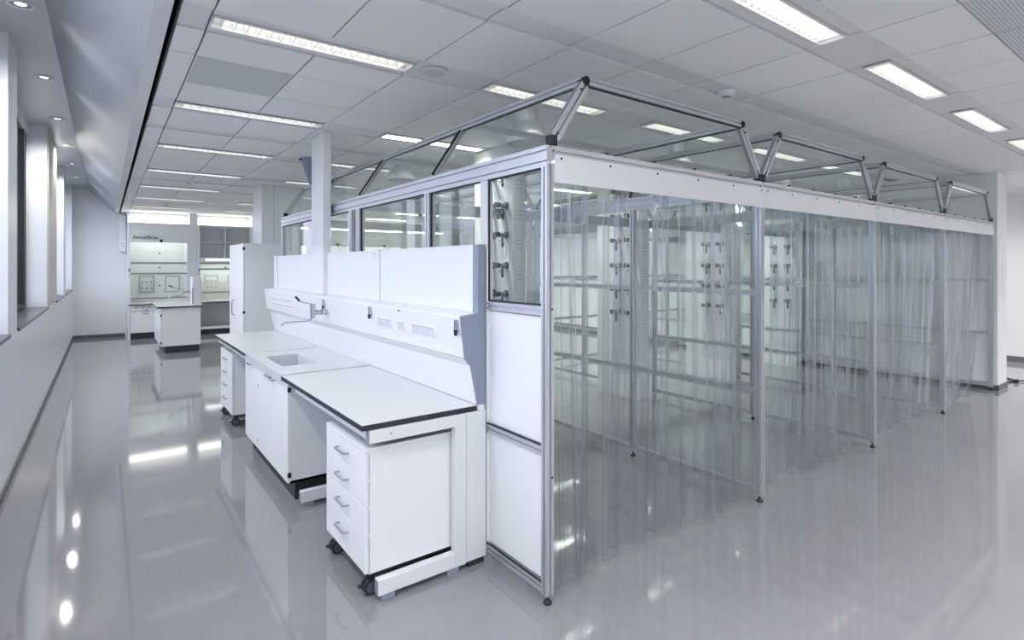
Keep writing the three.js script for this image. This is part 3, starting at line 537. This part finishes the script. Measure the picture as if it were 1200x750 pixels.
// service wall behind the tops
{
  const t = thing('service_unit', 'white service unit with sloping socket panel behind the bench', 'service unit', [1.66, TOP, -4.8]), zf = -7.1;
  box('back_panel', M.white, t, 1.665, 1.70, TOP + 0.002, 1.385, zf, ZE - 0.05);
  const c = thing('back_casing', 'white casing behind the bench cabinets below the socket panel', 'casing', [1.69, 0, -4.8]);
  box('casing_panel', M.white, c, 1.665, 1.70, 0.035, TOP, zf, ZE - 0.05); box('casing_cap', M.white, c, 1.66, 1.70, 0.85, TOP, ZE - 0.048, ZE + 0.008); box('plinth', M.plinth, c, 1.668, 1.70, 0, 0.035, zf, ZE - 0.05);
  prism('lower_slope', M.white, t, [[1.665, TOP + 0.002], [1.657, TOP + 0.002], [1.613, 1.098], [1.577, 1.138], [1.577, 1.142], [1.665, 1.142]], zf, ZE - 0.004);
  prism('socket_panel', M.white, t, [[1.665, 1.146], [1.576, 1.146], [1.549, 1.368], [1.556, 1.377], [1.665, 1.387]], zf, ZE - 0.004);
  prism('end_plate', M.grey, t, [[1.662, TOP + 0.001], [1.656, TOP + 0.001], [1.612, 1.098], [1.574, 1.142], [1.545, 1.378], [1.662, 1.39]], ZE - 0.004, ZE + 0.004);
  box('end_upright', M.grey, t, 1.662, 1.71, TOP + 0.001, 1.772, ZE - 0.05, ZE + 0.003, 0.002);
  for (const [a, b] of [[-4.06, -3.905], [-7.1, -6.95]]) { box('upright', M.white, t, 1.655, 1.705, 1.39, 1.775, a, b, 0.002); for (const y of [1.74, 1.715]) for (const z of [a + 0.05, a + 0.1]) cyl('screw', M.grey, t, 0.005, 0.005, [1.655, y, z], [1.652, y, z], 8); }
  for (const [a, b] of [[-3.902, ZE - 0.055], [-6.948, -4.063]]) box('upper_panel', M.white, t, 1.663, 1.69, 1.393, 1.772, a, b, 0.002);
  box('joint_rail', M.label, t, 1.66, 1.7, 1.385, 1.393, zf, ZE - 0.05);  // grey strip along the joint below the upper panels
  // socket modules on the slope
  const tilt = Math.atan2(1.576 - 1.549, 1.368 - 1.146), at = (y) => 1.576 - (y - 1.146) * Math.tan(tilt);
  const plate = (z0, z1, y0, y1, n) => {
    const g = new THREE.Group(); g.name = 'socket_strip'; const o = origin(t), yc = (y0 + y1) / 2, zc = (z0 + z1) / 2; g.position.set(at(yc) - o.x, yc - o.y, zc - o.z); g.rotation.z = tilt; t.add(g);
    const put = (nm, m, x0, x1, ya, yb, za, zb) => { const e = new THREE.Mesh(boxGeo(x1 - x0, yb - ya, zb - za, 0.0015), m); e.name = nm; e.position.set((x0 + x1) / 2, (ya + yb) / 2, (za + zb) / 2); g.add(e); };
    const H = (y1 - y0) / 2, W = Math.abs(z1 - z0) / 2;
    put('frame', M.cabinet, -0.006, 0.002, -H, H, -W, W);
    for (let k = 0; k < n; k++) { const a = -W + 0.006 + (2 * W - 0.012) * k / n, b = -W + 0.006 + (2 * W - 0.012) * (k + 1) / n; put('socket', M.label, -0.0085, -0.005, -H + 0.006, H - 0.006, a + 0.002, b - 0.002); put('switch_mark', M.outletLine, -0.01, -0.007, H - 0.014, H - 0.009, (a + b) / 2 - 0.012, (a + b) / 2 + 0.012); }
  };
  plate(-3.70, -3.46, 1.225, 1.295, 3); plate(-3.37, -3.26, 1.225, 1.295, 2); plate(-3.16, -2.855, 1.225, 1.295, 4); plate(-6.78, -5.86, 1.268, 1.300, 9); plate(-6.78, -5.86, 1.210, 1.242, 9);
  for (const z of [-3.81, -2.59, -4.86]) { const yt = 1.345; box('gas_outlet', M.chrome, t, at(yt) - 0.018, at(yt) + 0.004, yt - 0.045, yt + 0.012, z - 0.012, z + 0.012, 0.004); cyl('outlet_nipple', M.dark, t, 0.009, 0.012, [at(yt) - 0.012, yt - 0.075, z], [at(yt) - 0.012, yt - 0.045, z], 10); }
  for (const z of [-3.33, -6.95]) cyl('screw', M.black, t, 0.006, 0.006, [at(1.36) - 0.001, 1.358, z], [at(1.36) - 0.006, 1.358, z], 8);
}
{ // faucet
  const z = -4.82, y = 1.25, t = thing('lever_faucet', 'chrome wall-mounted lever faucet above the sink', 'faucet', [1.56, y, z]);
  cyl('wall_flange', M.chrome, t, 0.026, 0.026, [1.56, y, z], [1.548, y, z], 18); cyl('valve_body', M.chrome, t, 0.02, 0.021, [1.55, y, z], [1.445, y, z], 16); cyl('collar', M.dark, t, 0.022, 0.022, [1.515, y, z], [1.508, y, z], 16);
  cyl('mixer_barrel', M.chrome, t, 0.02, 0.022, [1.44, y - 0.05, z], [1.44, y + 0.075, z], 16);
  tube('spout', M.chrome, t, [[1.44, y - 0.035, z], [1.432, y - 0.058, z - 0.005], [1.40, y - 0.066, z - 0.02], [1.23, y - 0.082, z - 0.1], [1.215, y - 0.09, z - 0.107], [1.212, y - 0.11, z - 0.108]], 0.0095, 30);
  tube('lever', M.chrome, t, [[1.44, y + 0.07, z], [1.41, y + 0.078, z], [1.345, y + 0.095, z], [1.325, y + 0.108, z]], 0.006, 20); cyl('lever_grip', M.black, t, 0.0095, 0.0095, [1.328, y + 0.104, z], [1.295, y + 0.142, z], 12);
}
// column standing at the service wall
{
  const c = structure('column_bench', [1.66, 1.39, -5.3], 'slim white column between the bench service wall and the ceiling', 'column');
  box('column_casing', M.white, c, 1.62, 1.70, 1.385, CEIL, -5.47, -5.12, 0.012);
}
{ // funnel-shaped fixture beside that column
  const t = thing('cone_lamp', 'small grey cone-shaped fixture under the ceiling behind the slim column', 'fixture', [1.92, CEIL, -6.5]);
  lathe('cone', M.grey, t, [[0, -0.3], [0.02, -0.3], [0.11, -0.02], [0.11, 0]], 1.92, CEIL, -6.5); box('arm', M.dark, t, 1.79, 1.84, CEIL - 0.03, CEIL - 0.015, -6.52, -6.48);
}

// ------------------------------------------------------------------ fume hoods on the back wall
const font = await new FontLoader().loadAsync('fonts/droid/droid_serif_bold.typeface.json');
function fumeHood(x0, x1, label, sash, shelved) {
  const zF = -15.0, zR = BACK + 0.01, t = thing('fume_hood', label, 'fume hood', [(x0 + x1) / 2, 0, (zF + zR) / 2], 'fume hoods along the back wall');
  for (const [a, b] of [[x0, x0 + 0.05], [x1 - 0.05, x1]]) box('side_panel', M.white, t, a, b, 0, 2.62, zR, zF, 0.003);
  if (!shelved) box('fascia', M.white, t, x0 + 0.05, x1 - 0.05, 2.2, 2.62, zF - 0.04, zF - 0.01, 0.003);
  else {
    box('shelf_back', M.white, t, x0 + 0.05, x1 - 0.05, 1.84, 2.62, zF - 0.36, zF - 0.34); box('divider', M.white, t, (x0 + x1) / 2 - 0.01, (x0 + x1) / 2 + 0.01, 1.86, 2.62, zF - 0.34, zF - 0.02, 0.002);
    for (const y of [1.84, 2.22]) box('shelf_board', M.white, t, x0 + 0.05, x1 - 0.05, y, y + 0.02, zF - 0.34, zF - 0.02, 0.002);
    box('rear_screen', M.beige, t, x0 + 0.05, x1 - 0.05, 0.8, 1.24, zR + 0.05, zR + 0.07);
  }
  box('back_lining', M.hoodIn, t, x0 + 0.05, x1 - 0.05, 0.8, 2.6, zR, zR + 0.03); box('top_lining', M.hoodIn, t, x0 + 0.05, x1 - 0.05, 2.59, 2.62, zR + 0.03, zF - 0.04);
  box('worktop', M.laminate, t, x0 + 0.05, x1 - 0.05, 0.76, 0.8, zR, zF + 0.02, 0.003); box('front_edge', M.dark, t, x0, x1, 0.765, 0.785, zF + 0.02, zF + 0.03);
  const s = new THREE.Group(); s.name = 'sash'; t.add(s);
  const lo = sash, mid = sash + 0.58, bars = [[lo, lo + 0.035], [mid - 0.02, mid + 0.02], [1.70, 1.745]];
  for (const [a, b] of bars) box('sash_bar', M.outletLine, s, x0 + 0.055, x1 - 0.055, a, b, zF - 0.06, zF - 0.03, 0.003);
  paneZ(s, zF - 0.05, lo + 0.035, shelved ? 1.72 : 2.2, x0 + 0.055, x1 - 0.055, 'sash_glass');
  for (const y of shelved ? [1.62] : [1.95, 1.62, 1.2]) cyl('sash_knob', M.valve, s, 0.02, 0.02, [(x0 + x1) / 2, y, zF - 0.05], [(x0 + x1) / 2, y, zF - 0.02], 12);
  if (!shelved) box('sash_grip', M.black, s, (x0 + x1) / 2 + 0.01, (x0 + x1) / 2 + 0.06, 2.2, 2.27, zF - 0.01, zF + 0.01, 0.004);
  for (const [a, n] of [[0.2, 6], [0.68, 0]]) {
    const p = new THREE.Group(); p.name = 'outlet_panel'; t.add(p); const X = x0 + a * 1.1 + 0.02;
    joined('panel_edge', M.outletLine, p, [[X, X + 0.3, 1.03, 1.042, zR + 0.03, zR + 0.045], [X, X + 0.3, 1.408, 1.42, zR + 0.03, zR + 0.045], [X, X + 0.012, 1.042, 1.408, zR + 0.03, zR + 0.045], [X + 0.288, X + 0.3, 1.042, 1.408, zR + 0.03, zR + 0.045]]);
    for (let k = 0; k < n; k++) cyl('outlet_tap', M.valve, p, 0.014, 0.014, [X + 0.06 + 0.09 * (k % 3), 1.12 + 0.15 * Math.floor(k / 3), zR + 0.03], [X + 0.06 + 0.09 * (k % 3), 1.12 + 0.15 * Math.floor(k / 3), zR + 0.09], 8);
  }
  const lamp = box('lamp_strip', M.hoodGlow, t, x0 + 0.2, x1 - 0.2, shelved ? 1.79 : 2.55, shelved ? 1.828 : 2.588, zF - 0.3, zF - 0.2, 0.004), il = new THREE.RectAreaLight(lin(0.96, 1.0, 0.96), 13, x1 - x0 - 0.4, 0.1);
  il.name = 'interior_light'; il.position.set(0, -0.022, 0); il.rotation.x = -Math.PI / 2; lamp.add(il);
  if (!shelved) box('control_panel', M.white, t, x0 + 0.05, x1 - 0.05, 0.63, 0.76, zF - 0.06, zF - 0.005, 0.002);
  if (!shelved) for (const [f, dy] of [[0.08, 0], [0.19, 0], [0.3, 0], [0.25, -0.05], [0.46, 0]]) cyl('control_knob', M.valve, t, 0.016, 0.014, [x0 + 0.05 + f * (x1 - x0), 0.71 + dy, zF - 0.005], [x0 + 0.05 + f * (x1 - x0), 0.71 + dy, zF + 0.02], 12);
  const xm = x0 + 0.05 + (x1 - x0 - 0.1) / 2;
  if (shelved) box('foot_rail', M.cabinet, t, x0 + 0.05, x1 - 0.05, 0.13, 0.19, zF - 0.1, zF - 0.02, 0.002);
  else for (const [a, b] of [[x0 + 0.05, xm], [xm, x1 - 0.05]]) { const d = box('door', M.cabinet, t, a + 0.003, b - 0.003, 0.14, 0.62, zF - 0.03, zF - 0.01, 0.002); box('handle', M.outletLine, d, (a + b) / 2 - 0.06, (a + b) / 2 + 0.06, 0.575, 0.585, zF - 0.01, zF + 0.01, 0.003); }
  box('base_carcass', M.cabinet, t, x0 + 0.05, x1 - 0.05, 0.14, 0.76, zR, shelved ? zR + 0.12 : zF - 0.06); box('plinth', M.plinth, t, x0 + 0.05, x1 - 0.05, 0, 0.14, zR, zF - 0.04);
  box('status_display', M.violet, t, x0 + 0.01, x0 + 0.045, 1.52, 1.6, zF, zF + 0.006); box('status_lamp', M.cyan, t, x0 + 0.015, x0 + 0.04, 1.44, 1.47, zF, zF + 0.006);
  return t;
}
function hoodLight(x0, x1, label) {
  const t = thing('cove_light', label, 'light fitting', [(x0 + x1) / 2, 2.62, -15.2], 'lit boxes over the fume hoods');
  box('light_box', M.paint, t, x0, x1, 2.62, 2.64, -15.5, -15.0, 0.002); box('box_back', M.paint, t, x0, x1, 2.64, CEIL - 0.01, -15.5, -15.47);
  box('lamp_diffuser', M.hoodGlow, t, x0 + 0.03, x1 - 0.03, 2.66, 2.80, -15.26, -15.2, 0.01);
  const l = new THREE.RectAreaLight(lin(1.0, 0.99, 0.88), 2.6, x1 - x0 - 0.08, 0.14); l.name = 'hood_light'; l.position.set(0, 0.11, 0.015); l.rotation.y = Math.PI; t.add(l);
}
const hoodX = [[0.41, 1.61], [1.78, 2.98], [3.15, 4.35], [4.52, 5.72], [5.89, 7.09], [7.26, 8.46]];
const hoodLabel = ['fume hood with black lettering on its fascia, next to the window wall', 'open-shelved fume hood standing behind the tall white cabinet', 'third fume hood along the back wall from the windows', 'fourth fume hood along the back wall from the windows', 'fifth fume hood along the back wall from the windows', 'sixth fume hood along the back wall from the windows'];
hoodX.forEach(([a, b], i) => {
  const t = fumeHood(a, b, hoodLabel[i], i === 1 ? 1.0 : 0.9, i === 1);
  if (i === 0) {
    const g = new TextGeometry('Secuflow', { font, size: 0.078, depth: 0.004, curveSegments: 4 }); g.applyMatrix4(new THREE.Matrix4().makeShear(0, 0, 0.2, 0, 0, 0));
    add('lettering', g, M.print, t, a + 0.08, 2.27, -15.008);
  }
  hoodLight(a, b, ['lit white box above the fume hood with lettering', 'lit white box above the fume hood behind the tall cabinet', 'lit white box above the third fume hood from the windows', 'lit white box above the fourth fume hood from the windows', 'lit white box above the fifth fume hood from the windows', 'lit white box above the sixth fume hood from the windows'][i]);
  const p = structure(`pier_${i + 1}`, [b + 0.085, 0, -15.4]); box('pier_casing', M.white, p, b + 0.002, b + 0.168, 0, CEIL, BACK, -15.0, 0.003);
});
{
  const t = thing('wall_box', 'narrow white control box fixed high on the back wall beside the first fume hood', 'control box', [0.33, 2.0, BACK]);
  box('casing', M.cabinet, t, 0.27, 0.398, 1.99, 2.85, BACK, BACK + 0.09, 0.004); for (const y of [2.12, 2.18]) for (const x of [0.315, 0.35]) cyl('button', M.outletLine, t, 0.01, 0.01, [x, y, BACK + 0.09], [x, y, BACK + 0.096], 8);
}
// island bench before the first fume hood
{
  const t = thing('island_cabinet', 'white cabinet bench on a black plinth in front of the first fume hood', 'cabinet', [1.17, 0, -13]);
  box('carcass', M.cabinet, t, 0.858, 1.5, 0.13, 0.86, -13.8, -12.22, 0.003); box('plinth', M.plinth, t, 0.92, 1.49, 0, 0.13, -13.78, -12.26);
  for (const [a, b] of [[-13.0, -12.222], [-13.798, -13.004]]) { const d = box('door', M.cabinet, t, 0.84, 0.857, 0.135, 0.855, a, b, 0.002); box('handle', M.steel, d, 0.815, 0.84, 0.78, 0.79, b - 0.2, b - 0.08, 0.003); }
  for (const y of [0.2, 0.72]) box('hinge', M.black, t, 0.836, 0.86, y - 0.02, y + 0.02, -12.235, -12.21); box('corner_foot', M.grey, t, 1.48, 1.505, 0, 0.12, -12.26, -12.23);
  const w = thing('worktop', 'white worktop with a dark edge on the island cabinet', 'worktop', [1.15, 0.86, -13]);
  box('dark_core', M.dark, w, 0.78, 1.53, 0.86, 0.885, -13.85, -12.18, 0.002); box('top_surface', M.laminate, w, 0.781, 1.529, 0.885, 0.888, -13.85, -12.181);
  const s = thing('service_screen', 'white upright service screen on the island worktop', 'screen', [1.45, 0.888, -12.46]);
  box('screen_body', M.white, s, 1.365, 1.53, 0.888, 1.44, -12.62, -12.3, 0.01); box('front_groove', M.dark, s, 1.368, 1.38, 0.91, 1.23, -12.302, -12.297);
  const f = thing('lever_faucet', 'small chrome lever faucet fixed to the island service screen', 'faucet', [1.366, 1.15, -12.5]);
  cyl('valve_body', M.chrome, f, 0.02, 0.02, [1.366, 1.14, -12.5], [1.23, 1.14, -12.5], 12); cyl('mixer_barrel', M.chrome, f, 0.02, 0.02, [1.23, 1.09, -12.5], [1.23, 1.2, -12.5], 12);
  tube('spout', M.chrome, f, [[1.23, 1.1, -12.5], [1.2, 1.08, -12.5], [1.02, 1.06, -12.52], [1.0, 1.04, -12.52]], 0.01, 14); tube('lever', M.chrome, f, [[1.23, 1.2, -12.5], [1.15, 1.21, -12.5], [1.05, 1.25, -12.5]], 0.008, 10); cyl('lever_grip', M.black, f, 0.014, 0.014, [1.06, 1.246, -12.5], [0.99, 1.275, -12.5], 10);
}
{ // tall cabinet at the end of the bench
  const x0 = 1.44, x1 = 2.05, z0 = -8.75, z1 = -7.8, t = thing('tall_cabinet', 'tall white cabinet with a bow handle past the end of the bench', 'cabinet', [(x0 + x1) / 2, 0, (z0 + z1) / 2]);
  box('carcass', M.cabinet, t, x0 + 0.02, x1, 0.1, 1.95, z0, z1, 0.003); box('plinth', M.plinth, t, x0 + 0.05, x1 - 0.02, 0, 0.1, z0 + 0.02, z1 - 0.02);
  const d = box('door', M.cabinet, t, x0, x0 + 0.018, 0.102, 1.948, z0 + 0.002, z1 - 0.002, 0.002); tube('handle', M.chrome, d, [[x0, 1.19, -8.36], [x0 - 0.03, 1.18, -8.36], [x0 - 0.035, 1.15, -8.36], [x0 - 0.035, 1.02, -8.36], [x0 - 0.03, 0.99, -8.36], [x0, 0.98, -8.36]], 0.009, 24);
  for (const y of [1.05, 1.88]) box('hinge', M.black, t, x0 - 0.003, x0 + 0.025, y - 0.018, y + 0.018, z1 - 0.008, z1 + 0.004, 0.002);
  const s = structure('service_shaft', [2.1, 0, -9.2], 'white service shaft rising to the ceiling behind the tall cabinet', 'shaft');
  box('shaft_casing', M.white, s, 1.92, 2.5, 0, CEIL, -9.6, -9.0, 0.003); box('panel_seam', M.outletLine, s, 2.095, 2.1, 0.1, CEIL, -9.0, -8.998);
}
// ------------------------------------------------------------------ small things
{
  const t = thing('pier_socket', 'strip of wall sockets on the side of a window pier', 'socket', [-0.68, 1.16, -12.5]);
  box('plate', M.cabinet, t, -0.72, -0.66, 1.15, 1.34, -12.5, -12.485, 0.002); for (let k = 0; k < 4; k++) box('socket', M.outletLine, t, -0.705, -0.675, 1.165 + k * 0.043, 1.19 + k * 0.043, -12.487, -12.482);
  const p = thing('floor_plug', 'black cable and plug lying on the floor past the square column', 'plug', [10.4, 0, -2.05]);
  tube('cable', M.black, p, [[9.97, 0.012, -2.2], [10.2, 0.012, -2.06], [10.36, 0.014, -2.0], [10.5, 0.014, -2.02], [10.62, 0.012, -2.16]], 0.011, 30); box('plug_body', M.black, p, 10.30, 10.40, 0.0, 0.05, -1.99, -1.94, 0.012);
  cyl('plug_cord', M.black, p, 0.009, 0.009, [10.4, 0.02, -1.965], [10.55, 0.02, -1.90], 8);
}
scene.traverse((o) => { if (o.isMesh) { o.castShadow = true; o.receiveShadow = true; } if (o.isSpotLight) o.castShadow = true; });
renderer.render(scene, camera);
